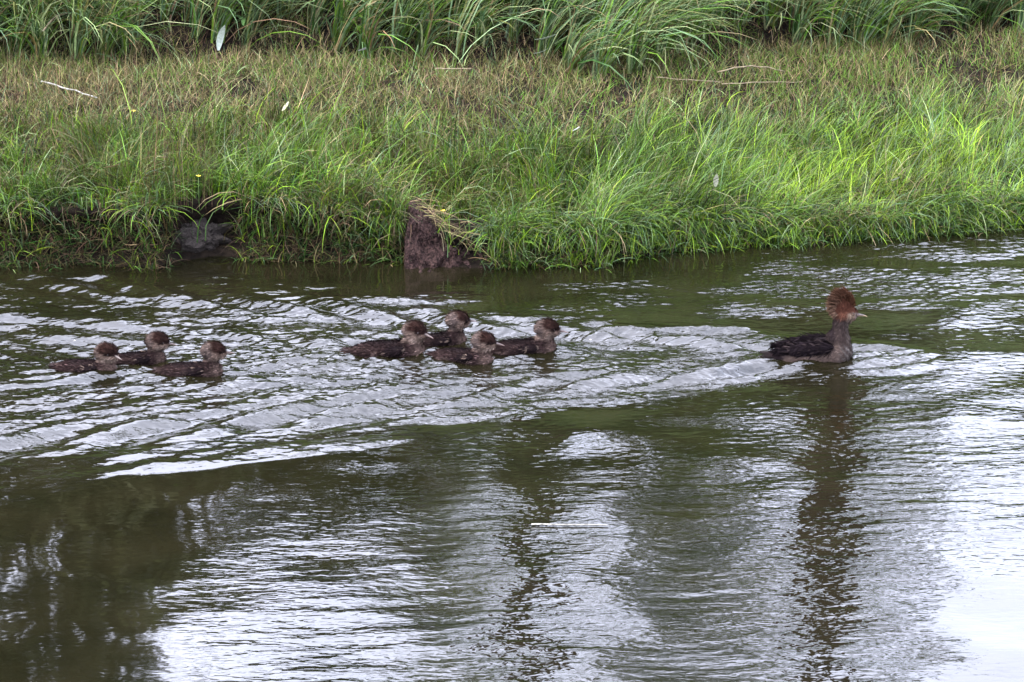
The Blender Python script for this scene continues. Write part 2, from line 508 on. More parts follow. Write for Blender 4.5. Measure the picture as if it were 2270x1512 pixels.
# the front sward on the lip of the bank: tufted, fresh green, hanging over to the water
n = 86000
x, s = scatter(n, -3.3, 3.4, 0.02, 1.75, 1.25)
tuft = fbm(x * 4.5, s * 4.5, 71)
left = sstep(-0.6, -1.5, x)
keep = rng.random(n) < (0.35 + 1.1 * sstep(0.32, 0.6, tuft)) * sstep(1.6, 0.65 + 0.6 * sstep(0.2, 1.4, x), s)
bare = ((np.abs(x + 0.30) < 0.20) & (s < 0.36)) | ((np.abs(x + 1.45) < 0.17) & (s < 0.13))
keep &= ~((s < 0.17) & (x < -0.6) & (rng.random(n) < 0.72))
keep &= ~(bare & (rng.random(n) < 0.93))
x, s, tuft, left = x[keep], s[keep], tuft[keep], left[keep]; n = len(x)
y = edge_y(x) + s
base = np.stack([x, y, ground_z(x, y) - 0.01], 1)
flow = fbm(x * 0.8 + 7, s * 0.9, 72)
az = np.where(x > 0.25, R(-30), R(-95)) + (flow - 0.5) * 3.2 + rng.normal(0, 0.65, n)
az = np.where(x > 0.4, R(-12) + (flow - 0.5) * 3.4 + rng.normal(0, 0.85, n), az)
ln = (0.11 + 0.19 * tuft) * np.exp(rng.normal(0, 0.3, n)) * (1 - 0.25 * sstep(0.9, 1.7, s)) * (0.9 + 0.05 * sstep(0.2, 1.0, x))
qx, qs = np.round(x / 0.085 + 0.8 * (fbm(x * 9, s * 9, 74) - 0.5)), np.round(s / 0.085)
cell = hash2(qx, qs, 75); cell2 = hash2(qx, qs, 76)
az = az + (cell - 0.5) * 1.7
az = np.where(rng.random(n) < 0.24, rng.uniform(0, 2 * math.pi, n), az)
ln = ln * (0.7 + 0.7 * cell2) * (1 - 0.22 * sstep(0.9, 1.5, x))
wd = rng.uniform(0.0028, 0.0066, n)
t0 = np.abs(rng.normal(0.22, 0.2, n)); t1 = t0 + rng.uniform(0.7, 2.0, n) + 0.4 * sstep(0.5, 0.1, s)
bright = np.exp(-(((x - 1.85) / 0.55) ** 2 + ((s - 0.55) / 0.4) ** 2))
dryp = sstep(0.5, 0.72, fbm(x * 1.6 + 3, s * 1.6, 73)) + sstep(0.85, 1.6, s) * (1 - 0.65 * sstep(0.2, 1.2, x))
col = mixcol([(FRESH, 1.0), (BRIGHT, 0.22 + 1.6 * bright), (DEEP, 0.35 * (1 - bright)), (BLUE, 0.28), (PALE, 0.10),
              (OLIVE, 0.25 + 1.1 * dryp), (TAN, 0.05 + 0.55 * dryp), (BROWN, 0.03 + 0.2 * dryp)], n) * (0.38 + 1.2 * cell)[:, None]  # per-tuft tone, spread wide to put shade between tufts into the colour
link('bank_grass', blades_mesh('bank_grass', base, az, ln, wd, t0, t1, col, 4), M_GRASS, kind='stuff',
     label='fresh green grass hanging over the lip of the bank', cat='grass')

# dry thatch on the flat of the bank
n = 92000
x, s = scatter(n, -3.5, 3.6, 0.65, 3.15, 1.0)
th = fbm(x * 5, s * 5, 81)
keep = rng.random(n) < (0.3 + 1.0 * sstep(0.3, 0.6, th)) * sstep(0.6, 1.3, s + 0.25 * sstep(-0.2, -1.2, x))
x, s, th = x[keep], s[keep], th[keep]; n = len(x)
y = edge_y(x) + s
base = np.stack([x, y, ground_z(x, y) - 0.004], 1)
az = rng.uniform(0, 2 * math.pi, n)
ln = rng.uniform(0.04, 0.125, n) * (0.8 + 0.5 * th)
wd = rng.uniform(0.0026, 0.0052, n)
t0 = rng.uniform(0.1, 1.2, n); t1 = t0 + rng.uniform(0.2, 1.2, n)
gr = sstep(0.42, 0.65, fbm(x * 1.1 + 2, s * 1.4, 82)) * 0.8 + 0.8 * sstep(0.3, 1.4, x) * sstep(2.6, 1.6, s)
col = mixcol([(TAN, 1.05), (OLIVE, 1.1 + 0.4 * gr), (BROWN, 0.75), (FRESH, 0.12 + 1.1 * gr), (BLUE, 0.2), (PALE * 1.05, 0.14)], n)
link('dry_grass', blades_mesh('dry_grass', base, az, ln, wd, t0, t1, col, 3), M_DRY, kind='stuff',
     label='short dry tan and olive grass on the flat bank top', cat='grass')

# the tall arching grass behind, in leaning sheaves
def tall(n, s0, s1, x0, x1, wmul, lmul):
    x, s = scatter(n, x0, x1, s0, s1, 1.0)
    cx = np.round(x / 0.16) * 0.16 + 0.09 * (hash2(np.round(x / 0.16), np.round(s / 0.16), 91) - 0.5)
    cs = np.round(s / 0.16) * 0.16 + 0.09 * (hash2(np.round(x / 0.16), np.round(s / 0.16), 92) - 0.5)
    tx = x + (cx - x) * 0.55; ts = s + (cs - s) * 0.55
    front = 2.62 + 0.22 * sstep(0.3, -0.3, tx) + 0.9 * (fbm(tx * 1.6, tx * 0 + 1.5, 93) - 0.5) + 0.25 * np.exp(-((tx - 0.55) / 0.35) ** 2) * -1 \
        + 0.35 * np.exp(-((tx - 1.3) / 0.4) ** 2) - 0.1 * np.exp(-((tx - 2.3) / 0.7) ** 2)
    keep = ts > front
    tx, ts, cx, cs = tx[keep], ts[keep], cx[keep], cs[keep]; n = len(tx)
    y = edge_y(tx) + ts
    base = np.stack([tx, y, ground_z(tx, y) - 0.01], 1)
    hc = hash2(np.round(cx * 50), np.round(cs * 50), 94)
    flow = fbm(cx * 0.7 + 1.0, cs * 0.9, 95)
    az = R(-42) + (flow - 0.5) * 3.6 + (hc - 0.5) * 1.5 + rng.normal(0, 0.42, n)
    az = np.where(tx > 1.2, az + R(30), az)
    ln = lmul * (0.42 + 0.45 * hc) * np.exp(rng.normal(0, 0.22, n))
    wd = wmul * rng.uniform(0.005, 0.0135, n)
    t0 = np.abs(rng.normal(0.3, 0.25, n)); t1 = t0 + rng.uniform(0.9, 2.2, n)
    gl = sstep(0.45, 0.7, fbm(tx * 1.4, ts * 1.4, 96))
    col = mixcol([(BLUE, 1.1), (FRESH, 0.6), (DEEP, 0.4), (PALE, 0.35 + 0.4 * gl), (OLIVE, 0.35), (TAN, 0.22), (BROWN, 0.05)], n) * 1.25
    return base, az, ln, wd, t0, t1, col
parts = [tall(32000, 2.2, 4.3, -3.9, 4.0, 1.0, 1.0), tall(20000, 4.3, 7.5, -7.0, 7.0, 1.7, 1.15)]
cat_ = [np.concatenate(a) for a in zip(*parts)]
link('tall_grass', blades_mesh('tall_grass', *cat_, 5), M_GRASS, kind='stuff',
     label='tall arching blue-green grass along the back of the bank', cat='grass')

# ragged blades and dead roots hanging down the eroded edge, some dipping into the water
n = 17000
x = rng.uniform(-3.2, 3.3, n)
keep = rng.random(n) < 0.30 + 1.0 * fbm(x * 6, x * 0 + 2, 101) - 0.95 * (np.abs(x + 0.31) < 0.19) - 0.5 * (np.abs(x + 1.45) < 0.14) - 0.48 * sstep(-0.5, -0.9, x)
x = x[keep]; n = len(x)
low = rng.random(n) < 0.5                                   # half spring from the foot, half trail from the lip
s = np.where(low, rng.uniform(-0.05, 0.10, n), rng.uniform(0.07, 0.20, n))
y = edge_y(x) + s
base = np.stack([x, y, np.maximum(ground_z(x, y), -0.01) + rng.uniform(-0.01, 0.02, n)], 1)
az = R(-90) + rng.normal(0, 0.9, n)
ln = np.where(low, rng.uniform(0.06, 0.19, n), rng.uniform(0.14, 0.32, n)); wd = rng.uniform(0.0028, 0.0068, n)
t0 = np.where(low, rng.uniform(0.2, 1.2, n), rng.uniform(0.6, 1.5, n)); t1 = t0 + np.where(low, rng.uniform(0.5, 1.5, n), rng.uniform(0.9, 1.7, n))
lf = sstep(-0.2, -0.9, x)
col = mixcol([(FRESH, 0.8 - 0.3 * lf), (DEEP, 0.5), (BLUE, 0.5), (PALE, 0.12), (BRIGHT, 0.35), (TAN, 0.12 + 0.25 * lf), (BROWN, 0.1 + 0.5 * lf)], n)
link('edge_grass', blades_mesh('edge_grass', base, az, ln, wd, t0, t1, col, 4), M_GRASS, kind='stuff',
     label='ragged grass and root strands trailing to the waterline', cat='grass')

# dead roots and matted stems hanging in the undercut
n = 7000
x = rng.uniform(-3.2, 0.5, n)
x = x[(np.abs(x + 0.29) > 0.22) & (np.abs(x + 1.45) > 0.15)]; n = len(x)
s = rng.uniform(-0.03, 0.16, n)
y = edge_y(x) + s
base = np.stack([x, y, np.maximum(ground_z(x, y), 0) * rng.uniform(0.3, 1.05, n)], 1)
col = mixcol([(BROWN, 1.0), (DEEP, 0.8), (OLIVE * 0.6, 0.5), (TAN * 0.7, 0.12)], n)
link('root_tangle', blades_mesh('root_tangle', base, R(-90) + rng.normal(0, 1.2, n), rng.uniform(0.05, 0.16, n), rng.uniform(0.002, 0.005, n),
     rng.uniform(0.2, 2.2, n), rng.uniform(0.8, 2.8, n), col, 3), M_DRY, kind='stuff',
     label='dark matted roots and dead stems in the undercut bank', cat='roots')

# thin dark seed stems standing up through the grass
def px_stems(px0, px1, py0, py1, n, hmin, hmax):
    B = []
    for _ in range(n):
        q = hit_ground(random.uniform(px0, px1), random.uniform(py0, py1))
        B.append((q.x, q.y, float(ground_z(q.x, q.y))))
    return np.array(B), np.full(n, 0.0) + rng.uniform(hmin, hmax, n)
b1, l1 = px_stems(330, 480, 330, 480, 150, 0.20, 0.45)
b2, l2 = px_stems(0, 420, 160, 330, 90, 0.12, 0.28)
b3, l3 = px_stems(1000, 1130, 200, 420, 70, 0.15, 0.30)
b4, l4 = px_stems(1850, 2270, 180, 330, 80, 0.15, 0.3)
B = np.concatenate([b1, b2, b3, b4]); n = len(B)
col = mixcol([(BROWN, 1.0), (OLIVE, 0.5), (TAN, 0.2)], n)
link('seed_stems', blades_mesh('seed_stems', B, rng.uniform(0, 6.28, n), np.concatenate([l1, l2, l3, l4]), rng.uniform(0.0022, 0.004, n),
     np.abs(rng.normal(0.05, 0.08, n)), np.abs(rng.normal(0.3, 0.25, n)), col, 4), M_DRY, kind='stuff',
     label='thin dark brown seed stems standing through the bank grass', cat='grass stems')

# ------------------------------------------------------------------ eroded bank: bare mud and a stone
def lump(name, loc, rad, seed, amp, mat, sub=4, rot=(0, 0, 0), parent=None, **kw):
    bm = bmesh.new()
    bmesh.ops.create_icosphere(bm, subdivisions=sub, radius=1.0)
    for v in bm.verts:
        c = v.co
        f = float(fbm(c.x * 1.6 + seed, c.y * 1.6 + c.z * 1.9, seed, 5)) - 0.5
        g = float(fbm(c.x * 5 + seed, c.z * 5 + c.y * 4, seed + 3, 3)) - 0.5
        c *= 1 + amp * f * 1.6 + amp * 0.6 * g
        c.x *= rad[0]; c.y *= rad[1]; c.z *= rad[2]
    me = bpy.data.meshes.new(name); bm.to_mesh(me); bm.free()
    o = link(name, me, mat, parent, **kw)
    o.location = loc; o.rotation_euler = rot
    return o
q = on_plane(905, 588)
nu, nv_ = 70, 46
U, Vv = np.meshgrid(np.linspace(0, 1, nu), np.linspace(0, 1, nv_))
top = 0.25 * np.clip(1 - U, 0, 1) ** 1.25 * sstep(-0.03, 0.07, U) + 0.012
mx_ = -0.02 + 0.42 * U + 0.05 * (fbm(U * 5, Vv * 5, 141) - 0.5)
my_ = -0.05 + 0.34 * Vv + 0.05 * np.sin(U * 3) + 0.06 * (fbm(U * 6 + 3, Vv * 6, 142) - 0.5)
mz_ = -0.05 + (top + 0.05) * sstep(-0.02, 0.62, Vv) * (0.80 + 0.4 * fbm(U * 4, Vv * 4, 143)) + 0.09 * (fbm(U * 11, Vv * 9, 144) - 0.5) + 0.045 * (fbm(U * 30, Vv * 26, 145) - 0.5)
mz_ += 0.05 * np.abs(fbm(U * 7 + 2, Vv * 14, 146) - 0.5) - 0.03 * sstep(0.45, 0.62, fbm(U * 5, Vv * 6, 147))
my_ += 0.10 * (fbm(U * 7, mz_ * 22, 148) - 0.5)
mz_[:, 0] = mz_[:, -1] = -0.08; mz_[0, :] = -0.08
lp, st = grid_faces(nv_, nu)
mud = link('mud_clod', np_mesh('mud_clod', np.stack([mx_.ravel(), my_.ravel(), mz_.ravel()], 1), lp, st), M_MUD,
     label='slumped dark brown mud clod bare of grass at the waterline', cat='mud')
mud.location = q + Vector((0.0, -0.10, 0.012))
# dead root fibres over the mud
n = 110
u_ = rng.random(n) ** 1.2
rb = np.stack([0.01 + 0.36 * u_, 0.10 + 0.10 * rng.random(n), 0.27 * (1 - u_) ** 1.2 + rng.uniform(0.0, 0.04, n)], 1)
link('root_fibres', blades_mesh('root_fibres', rb, R(-30) + rng.normal(0, 0.35, n), rng.uniform(0.08, 0.26, n),
     rng.uniform(0.002, 0.0045, n), rng.uniform(1.3, 1.7, n), rng.uniform(1.9, 2.5, n), mixcol([(TAN, 1), (BROWN, 0.9), (OLIVE, 0.5)], n), 5), M_DRY, mud)
q = on_plane(445, 575)
lump('bank_stone', (q.x, q.y + 0.14, 0.07), (0.13, 0.10, 0.08), 15, 0.95, M_STONE, 4, (0, R(8), R(20)),
     label='rounded grey stone set in the dark undercut bank', cat='stone')

# ------------------------------------------------------------------ small things on the bank and the water
def leaf_mesh(name, length, width, curl, col, seg=6, fold=0.15):
    V, Fc = [], []
    for j in range(seg + 1):
        f = j / seg
        w = width * 0.5 * math.sin(math.pi * min(1, f * 0.94 + 0.06)) ** 0.8 * (1 if f < 1 else 0) + 0.001
        a = curl * f
        xx = length * (math.sin(a) / curl if curl else f) if curl else length * f
        zz = length * ((1 - math.cos(a)) / curl) if curl else 0
        V += [(xx, -w, zz + w * fold), (xx, 0, zz), (xx, w, zz + w * fold)]
    for j in range(seg):
        for k in range(2):
            i = 3 * j + k
            Fc.append((i, i + 1, i + 4, i + 3))
    n0 = len(V)
    V2 = [(v[0], v[1], v[2] - 0.0012) for v in V]
    F2 = [tuple(n0 + i for i in reversed(f)) for f in Fc]
    me = bpy.data.meshes.new(name); me.from_pydata(V + V2, [], Fc + F2)
    a = me.attributes.new('tint', 'FLOAT_COLOR', 'POINT')
    for i in range(len(V) * 2): a.data[i].color = (*col, 1)
    for f in me.polygons: f.use_smooth = True
    me.update()
    return me
WHITE = (0.30, 0.34, 0.28)
LEAVES = [  # px, py (base end), length, width, curl, yaw, pitch, roll, lift, label
    (484, 112, 0.150, 0.038, 0.9, 80, -72, 20, 0.05, 'long pale leaf standing upright at the foot of the tall grass', WHITE),
    (1186, 88, 0.125, 0.042, 0.6, -10, 0, -40, 0.06, 'white curled leaf, upper of two under the tall grass', WHITE),
    (1182, 118, 0.085, 0.026, 0.7, -14, 0, -30, 0.05, 'white leaf sliver, lower of two under the tall grass', WHITE),
    (172, 78, 0.055, 0.045, 0.5, -20, 8, -40, 0.05, 'small pale green leaf on dry grass at upper left', (0.22, 0.28, 0.17)),
    (795, 112, 0.055, 0.035, 0.9, -40, 0, -30, 0.05, 'small crumpled white leaf on the dry grass', (0.32, 0.32, 0.31)),
    (1586, 414, 0.065, 0.030, 0.4, 95, -75, 10, 0.12, 'pale tan leaf caught upright in the right-hand grass', (0.24, 0.24, 0.17)),
    (1976, 400, 0.045, 0.038, 0.9, -10, 0, -40, 0.14, 'white scrap of leaf on the bright yellow-green grass', (0.34, 0.36, 0.32)),
    (626, 246, 0.060, 0.032, 0.4, 40, -35, -30, 0.07, 'cream leaf leaning in the short grass', (0.27, 0.26, 0.17)),
    (230, 372, 0.075, 0.050, 0.6, 5, 5, -40, 0.12, 'tan dead leaf over the dark undercut at left', (0.22, 0.17, 0.09)),
    (1270, 290, 0.045, 0.040, 0.8, 30, 0, -40, 0.10, 'grey white leaf scrap amid olive grass mid bank', (0.26, 0.28, 0.25)),
]
for (px, py, ln_, wd_, cu, yaw, pit, rol, lift, lab, cc) in LEAVES:
    o = link('fallen_leaf', leaf_mesh('fallen_leaf', ln_, wd_, cu, cc), M_PALE, label=lab, cat='leaf', group='pale fallen leaves on the bank')
    o.location = hit_ground(px, py, lift + 0.10)
    o.rotation_euler = Euler((R(rol) + R(20), R(pit), R(yaw)), 'XYZ')

def tube(name, pts, r0, r1, sides=6, noise=0.0):
    """a tapering stem through the points"""
    V, Fc = [], []
    n = len(pts)
    pts = [Vector(p) for p in pts]
    for i, p in enumerate(pts):
        d = (pts[min(i + 1, n - 1)] - pts[max(i - 1, 0)]).normalized()
        a = d.cross(Vector((0, 0, 1)))
        if a.length < 0.05: a = d.cross(Vector((1, 0, 0)))
        a.normalize(); b = d.cross(a)
        r = r0 + (r1 - r0) * i / (n - 1)
        for k in range(sides):
            t_ = 2 * math.pi * k / sides
            rr = r * (1 + noise * (random.random() - 0.5))
            V.append(p + a * math.cos(t_) * rr + b * math.sin(t_) * rr)
    for i in range(n - 1):
        for k in range(sides):
            k2 = (k + 1) % sides
            Fc.append((i * sides + k, i * sides + k2, (i + 1) * sides + k2, (i + 1) * sides + k))
    Fc.append(tuple(reversed(range(sides)))); Fc.append(tuple((n - 1) * sides + k for k in range(sides)))
    return [tuple(v) for v in V], Fc

def join_tubes(name, tubes):
    V, Fc = [], []
    for v, f in tubes:
        o = len(V); V += v; Fc += [tuple(o + i for i in q_) for q_ in f]
    me = bpy.data.meshes.new(name); me.from_pydata(V, [], Fc)
    for f in me.polygons: f.use_smooth = True
    me.update()
    return me

def stalk(name, a, b, r, mat, label, cat, lift=0.05, lift2=None, group=None, water=False, sag=0.0):
    A = on_plane(*a, 0.006) if water else hit_ground(*a, lift)
    Bp = on_plane(*b, 0.006) if water else hit_ground(*b, lift if lift2 is None else lift2)
    pts = []
    for i in range(9):
        f = i / 8
        p_ = A.lerp(Bp, f)
        w = (Bp - A).length
        p_ += Vector((0, 0, sag * math.sin(math.pi * f))) + Vector((0, random.uniform(-1, 1), random.uniform(-1, 1) * (0 if water else 1))) * w * 0.008
        pts.append(p_ - A)
    o = link(name, join_tubes(name, [tube(name, pts, r, r * 0.6, 6, 0.05)]), mat, label=label, cat=cat, group=group)
    o.location = A
    return o
stalk('twig', (92, 180), (215, 216), 0.0055, M_WHITE_STEM, 'bleached grey twig lying on dry grass at left', 'twig', 0.05)
stalk('dead_stalk', (1455, 172), (1600, 182), 0.0035, M_STRAW, 'long straw-coloured stalk below the dark tuft, left one', 'dead stalk', 0.05, group='dead stalks at the foot of the tall grass')
stalk('dead_stalk', (1590, 160), (1740, 158), 0.0038, M_STRAW, 'straw-coloured stalk arched over bare soil', 'dead stalk', 0.06, group='dead stalks at the foot of the tall grass', sag=0.03)
stalk('dead_stalk', (1600, 185), (1780, 182), 0.003, M_STRAW, 'thin straw stalk lying below the arched one', 'dead stalk', 0.05, group='dead stalks at the foot of the tall grass')
stalk('dead_stalk', (965, 152), (1045, 152), 0.0035, M_STRAW, 'short pale stalk lying alone mid bank', 'dead stalk', 0.06, group='dead stalks at the foot of the tall grass')
stalk('dead_stalk', (95, 70), (150, 30), 0.005, M_STRAW, 'bent straw stalk at the far left of the tall grass', 'dead stalk', 0.2, group='dead stalks at the foot of the tall grass', sag=0.03)
stalk('floating_straw', (1178, 1162), (1348, 1164), 0.0035, M_WHITE_STEM, 'pale straight straw floating alone on the water', 'straw', water=True)

o = link('floating_leaf', leaf_mesh('floating_leaf', 0.085, 0.026, 0.15, (0.17, 0.26, 0.07)), M_PALE,
         label='flat green leaf floating beside the bank grass', cat='leaf')
o.location = on_plane(1458, 553, 0.012); o.rotation_euler = (0, 0, R(4))

def flower(px, py, lift, label):
    q = hit_ground(px, py, lift)
    root = empty('yellow_flower', q, random.uniform(0, 6), label, 'flower', 'small yellow flowers')
    link('stem', join_tubes('stem', [tube('s', [(0, 0, -lift - 0.02), (0.004, 0, -lift * 0.5), (0, 0, 0)], 0.0016, 0.0012, 5)]),
         bpy.data.materials.get('stem_green') or plain_mat('stem_green', (0.05, 0.1, 0.02), (0.08, 0.14, 0.03)), root)
    for k in range(5):
        a = k * 2 * math.pi / 5
        c, s_ = math.cos(a), math.sin(a)
        P = [(0.001, 0, 0), (0.007, -0.005, 0.003), (0.013, 0, 0.005), (0.007, 0.005, 0.003)]
        me = bpy.data.meshes.new('petal')
        me.from_pydata([(p_[0] * c - p_[1] * s_, p_[0] * s_ + p_[1] * c, p_[2]) for p_ in P] +
                       [(p_[0] * c - p_[1] * s_, p_[0] * s_ + p_[1] * c, p_[2] - 0.001) for p_ in P], [],
                       [(0, 1, 2, 3), (7, 6, 5, 4), (0, 4, 5, 1), (1, 5, 6, 2), (2, 6, 7, 3), (3, 7, 4, 0)])
        link('petal', me, M_YELLOW, root)
flower(297, 247, 0.10, 'yellow flower in green grass at upper left')
flower(440, 391, 0.14, 'yellow flower beside the dark brown stems')
flower(982, 468, 0.10, 'yellow flower just above the bare mud clod')

# broad-bladed grass tufts standing at the water, each one a plant
def tuft_plant(px, py, lift, nb, lmin, lmax, label, cols, spread=0.9, name='grass_tuft'):
    q = on_plane(px, py, 0.0) if lift is None else hit_ground(px, py, lift)
    root = empty(name, q, 0, label, 'grass tuft', 'broad-bladed grass tufts at the waterline')
    for i in range(nb):
        L_ = random.uniform(lmin, lmax)
        az_ = random.uniform(0, 6.28)
        me = blades_mesh('blade', np.array([[random.uniform(-.02, .02), random.uniform(-.02, .02), -0.02]]), np.array([az_]), np.array([L_]),
                         np.array([random.uniform(0.007, 0.012)]), np.array([random.uniform(0.1, 0.5) * spread]),
                         np.array([random.uniform(0.9, 1.7) * spread]), np.array([random.choice(cols) * random.uniform(0.8, 1.25)]), 6, 1.0, 0.3)
        link('blade', me, M_GRASS, root)
tuft_plant(85, 575, None, 22, 0.08, 0.20, 'bright grass tuft at the waterline, far left', [FRESH, BRIGHT])
tuft_plant(1345, 588, None, 18, 0.08, 0.20, 'yellow-green tuft standing in the water right of the mud clod', [BRIGHT, FRESH, PALE])
tuft_plant(1270, 590, None, 14, 0.08, 0.18, 'low green tuft in the water between mud clod and yellow-green tuft', [BRIGHT, FRESH])
tuft_plant(1545, 520, 0.02, 20, 0.12, 0.25, 'upright green tuft at the edge below the pale tan leaf', [FRESH, BRIGHT])
tuft_plant(650, 560, None, 18, 0.08, 0.20, 'deep green tuft at the edge between stone and mud clod', [FRESH, BLUE])
tuft_plant(1730, 535, None, 16, 0.08, 0.2, 'green tuft at the edge above the adult duck', [FRESH, BRIGHT])

# a leafy weed in front of the tall grass
q = hit_ground(535, 70, 0.0)
root = empty('leafy_weed', q, 0, 'fresh green weed with broad lance leaves at the top left', 'weed')
stem = [(0, 0, -0.02), (0.01, 0, 0.12), (0.02, -0.01, 0.26), (0.02, -0.02, 0.40)]
link('stem', join_tubes('stem', [tube('s', stem, 0.005, 0.003, 6)]), plain_mat('weed_stem', (0.06, 0.11, 0.03), (0.09, 0.15, 0.04)), root)
for i in range(22):
    o = link('leaf', leaf_mesh('leaf', random.uniform(0.09, 0.16), random.uniform(0.018, 0.03), -0.8,
             tuple(np.array([0.10, 0.19, 0.055]) * random.uniform(0.8, 1.3))), M_GRASS, root)
    o.location = (0.012, -0.008, 0.05 + 0.35 * i / 21)
    o.rotation_euler = Euler((0, R(random.uniform(-45, -10)), i * 2.4), 'XYZ')

# ------------------------------------------------------------------ trees and shrubs on the slope behind
def leaf_cloud(name, centres, radii, per, size, cols):
    """leaf quads scattered in clumps"""
    P, C = [], []
    for c, r in zip(centres, radii):
        k = int(per * (0.6 + 0.8 * random.random()))
        d = rng.normal(0, 1, (k, 3)); d /= np.linalg.norm(d, axis=1, keepdims=True)
        rad = r * rng.random(k) ** 0.45
        P.append(np.array(c) + d * rad[:, None] * np.array([1, 1, 0.75]))
        base_c = np.array(random.choice(cols)) * random.uniform(0.75, 1.25)
        C.append(base_c * np.exp(rng.normal(0, 0.2, (k, 1))))
    P = np.concatenate(P); C = np.concatenate(C); n = len(P)
    a = rng.normal(0, 1, (n, 3)); a /= np.linalg.norm(a, axis=1, keepdims=True)
    b = np.cross(a, rng.normal(0, 1, (n, 3))); b /= np.linalg.norm(b, axis=1, keepdims=True)
    s1 = (size * rng.uniform(0.7, 1.4, n))[:, None]; s2 = s1 * 0.45
    V = np.stack([P - a * s1, P + b * s2, P + a * s1, P - b * s2], 1).reshape(-1, 3)
    return np_mesh(name, V, np.arange(4 * n), np.arange(n) * 4, np.repeat(C, 4, axis=0))

def tree(x, y, h, r, lean, label, limbs, clumps, per, size, cols, group='trees behind the bank', name='broadleaf_tree', cat='tree'):
    z0 = float(ground_z(x, y))
    root = empty(name, (x, y, z0 - 0.05), 0, label, cat, group)
    spine = [Vector((lean * (i / 8) ** 1.3 * h + 0.12 * math.sin(i * 1.1 + x) * i / 8, 0.1 * math.sin(i * 0.8), h * i / 8)) for i in range(9)]
    tr = link('trunk', join_tubes('trunk', [tube('t', spine, r, r * 0.25, 12, 0.12)]), M_BARK, root)
    cs, rs = [], []
    for i in range(limbs):
        f = random.uniform(0.5, 0.95)
        a = spine[min(8, int(f * 8))]
        an = random.uniform(0, 6.28)
        L_ = random.uniform(0.18, 0.34) * h * (1.25 - f)
        pts = [a + Vector((math.cos(an), math.sin(an), 0.0)) * L_ * t_ + Vector((0, 0, L_ * (0.55 * t_ - 0.5 * t_ * t_))) for t_ in (0, 0.25, 0.5, 0.75, 1.0)]
        link('limb', join_tubes('limb', [tube('l', pts, r * 0.35 * (1.2 - f), 0.012, 7, 0.1)]), M_BARK, root)
        for t_ in (0.55, 0.8, 1.0):
            c = pts[0].lerp(pts[-1], t_)
            cs.append((c.x + random.uniform(-.2, .2), c.y + random.uniform(-.2, .2), c.z + random.uniform(-.3, .15))); rs.append(random.uniform(0.2, 0.42))
    for c, rr in clumps:
        cs.append(tuple(Vector(c) - Vector((x, y, z0)))); rs.append(rr)
    link('crown', leaf_cloud('crown', cs, rs, per, size, cols), M_LEAF, root)
    return root

GREENS = [(0.06, 0.10, 0.022), (0.085, 0.125, 0.025), (0.045, 0.075, 0.02)]
OLIVES = [(0.06, 0.07, 0.03), (0.05, 0.058, 0.028), (0.075, 0.08, 0.036)]
# dense low-crowned tree at left
cl = []
for i in range(215):
    zz = 1.8 + 5.0 * random.random() ** 1.15
    cl.append(((random.uniform(-5.9, -2.62) + 0.25 * math.sin(zz * 2.1), random.uniform(20.4, 23), zz), random.uniform(0.4, 0.65)))
tree(-4.8, 21.8, 5.6, 0.28, 0.0, 'dense olive-leaved tree rising left behind the tall grass', 14, cl, 260, 0.062, OLIVES)
# slender tree in the middle, thin crown
cl = [((random.uniform(-0.9, 1.6), random.uniform(22.5, 24), random.uniform(3.0, 7.0)), random.uniform(0.18, 0.36)) for _ in range(110)]
tree(0.10, 22.2, 9.5, 0.17, 0.003, 'slender brown-trunked tree behind the middle of the bank', 16, cl, 80, 0.045, GREENS)
# the trunk above the adult duck
cl = [((random.uniform(0.9, 3.3), random.uniform(22.5, 24), random.uniform(2.7, 6.5)), random.uniform(0.18, 0.36)) for _ in range(150)]
tree(2.34, 22.2, 10.0, 0.195, 0.004, 'tall bare-stemmed tree behind the right-hand bank', 18, cl, 80, 0.045, GREENS)
def shrub(x, y, w, h, label, per=130):
    z0 = float(ground_z(x, y))
    root = empty('shrub', (x, y, z0 - 0.05), 0, label, 'shrub', 'shrubs on the slope behind the grass')
    tb = []
    cs, rs = [], []
    for i in range(9):
        an = random.uniform(0, 6.28); rr = random.uniform(0.15, 0.95) * w
        e = Vector((math.cos(an) * rr, math.sin(an) * rr * 0.6, h * random.uniform(0.55, 0.95)))
        tb.append(tube('s', [(0, 0, 0), tuple(e * 0.5 + Vector((0, 0, 0.1))), tuple(e)], 0.02, 0.005, 5))
        cs.append(tuple(e)); rs.append(random.uniform(0.22, 0.4))
        cs.append(tuple(e * 0.6)); rs.append(random.uniform(0.25, 0.4))
    link('branches', join_tubes('branches', tb), M_BARK, root)
    link('crown', leaf_cloud('crown', cs, rs, per, 0.045, GREENS + OLIVES), M_LEAF, root)
for (x, y, w, h, lab) in [
        (-2.0, 20.8, 1.0, 2.1, 'bushy green shrub right beside the dense olive tree'),
        (-1.25, 21.0, 0.9, 2.1, 'tall shrub between dense olive tree and slender tree'),
        (-0.5, 20.9, 0.9, 1.95, 'rounded shrub just left of the slender tree'),
        (0.3, 20.8, 0.8, 1.45, 'green shrub in front of the slender tree'),
        (1.0, 20.9, 0.8, 1.35, 'green shrub right of the slender tree'),
        (1.65, 20.8, 0.75, 1.25, 'shrub left of the tall bare-stemmed tree'),
        (2.3, 20.9, 0.7, 1.2, 'shrub in front of the tall bare-stemmed tree'),
        (3.2, 20.8, 0.8, 1.0, 'low green shrub right of the tall bare-stemmed tree'),
        (4.2, 20.9, 0.8, 1.1, 'low shrub at the far right of the slope')]:
    shrub(x, y, w, h, lab, 230)

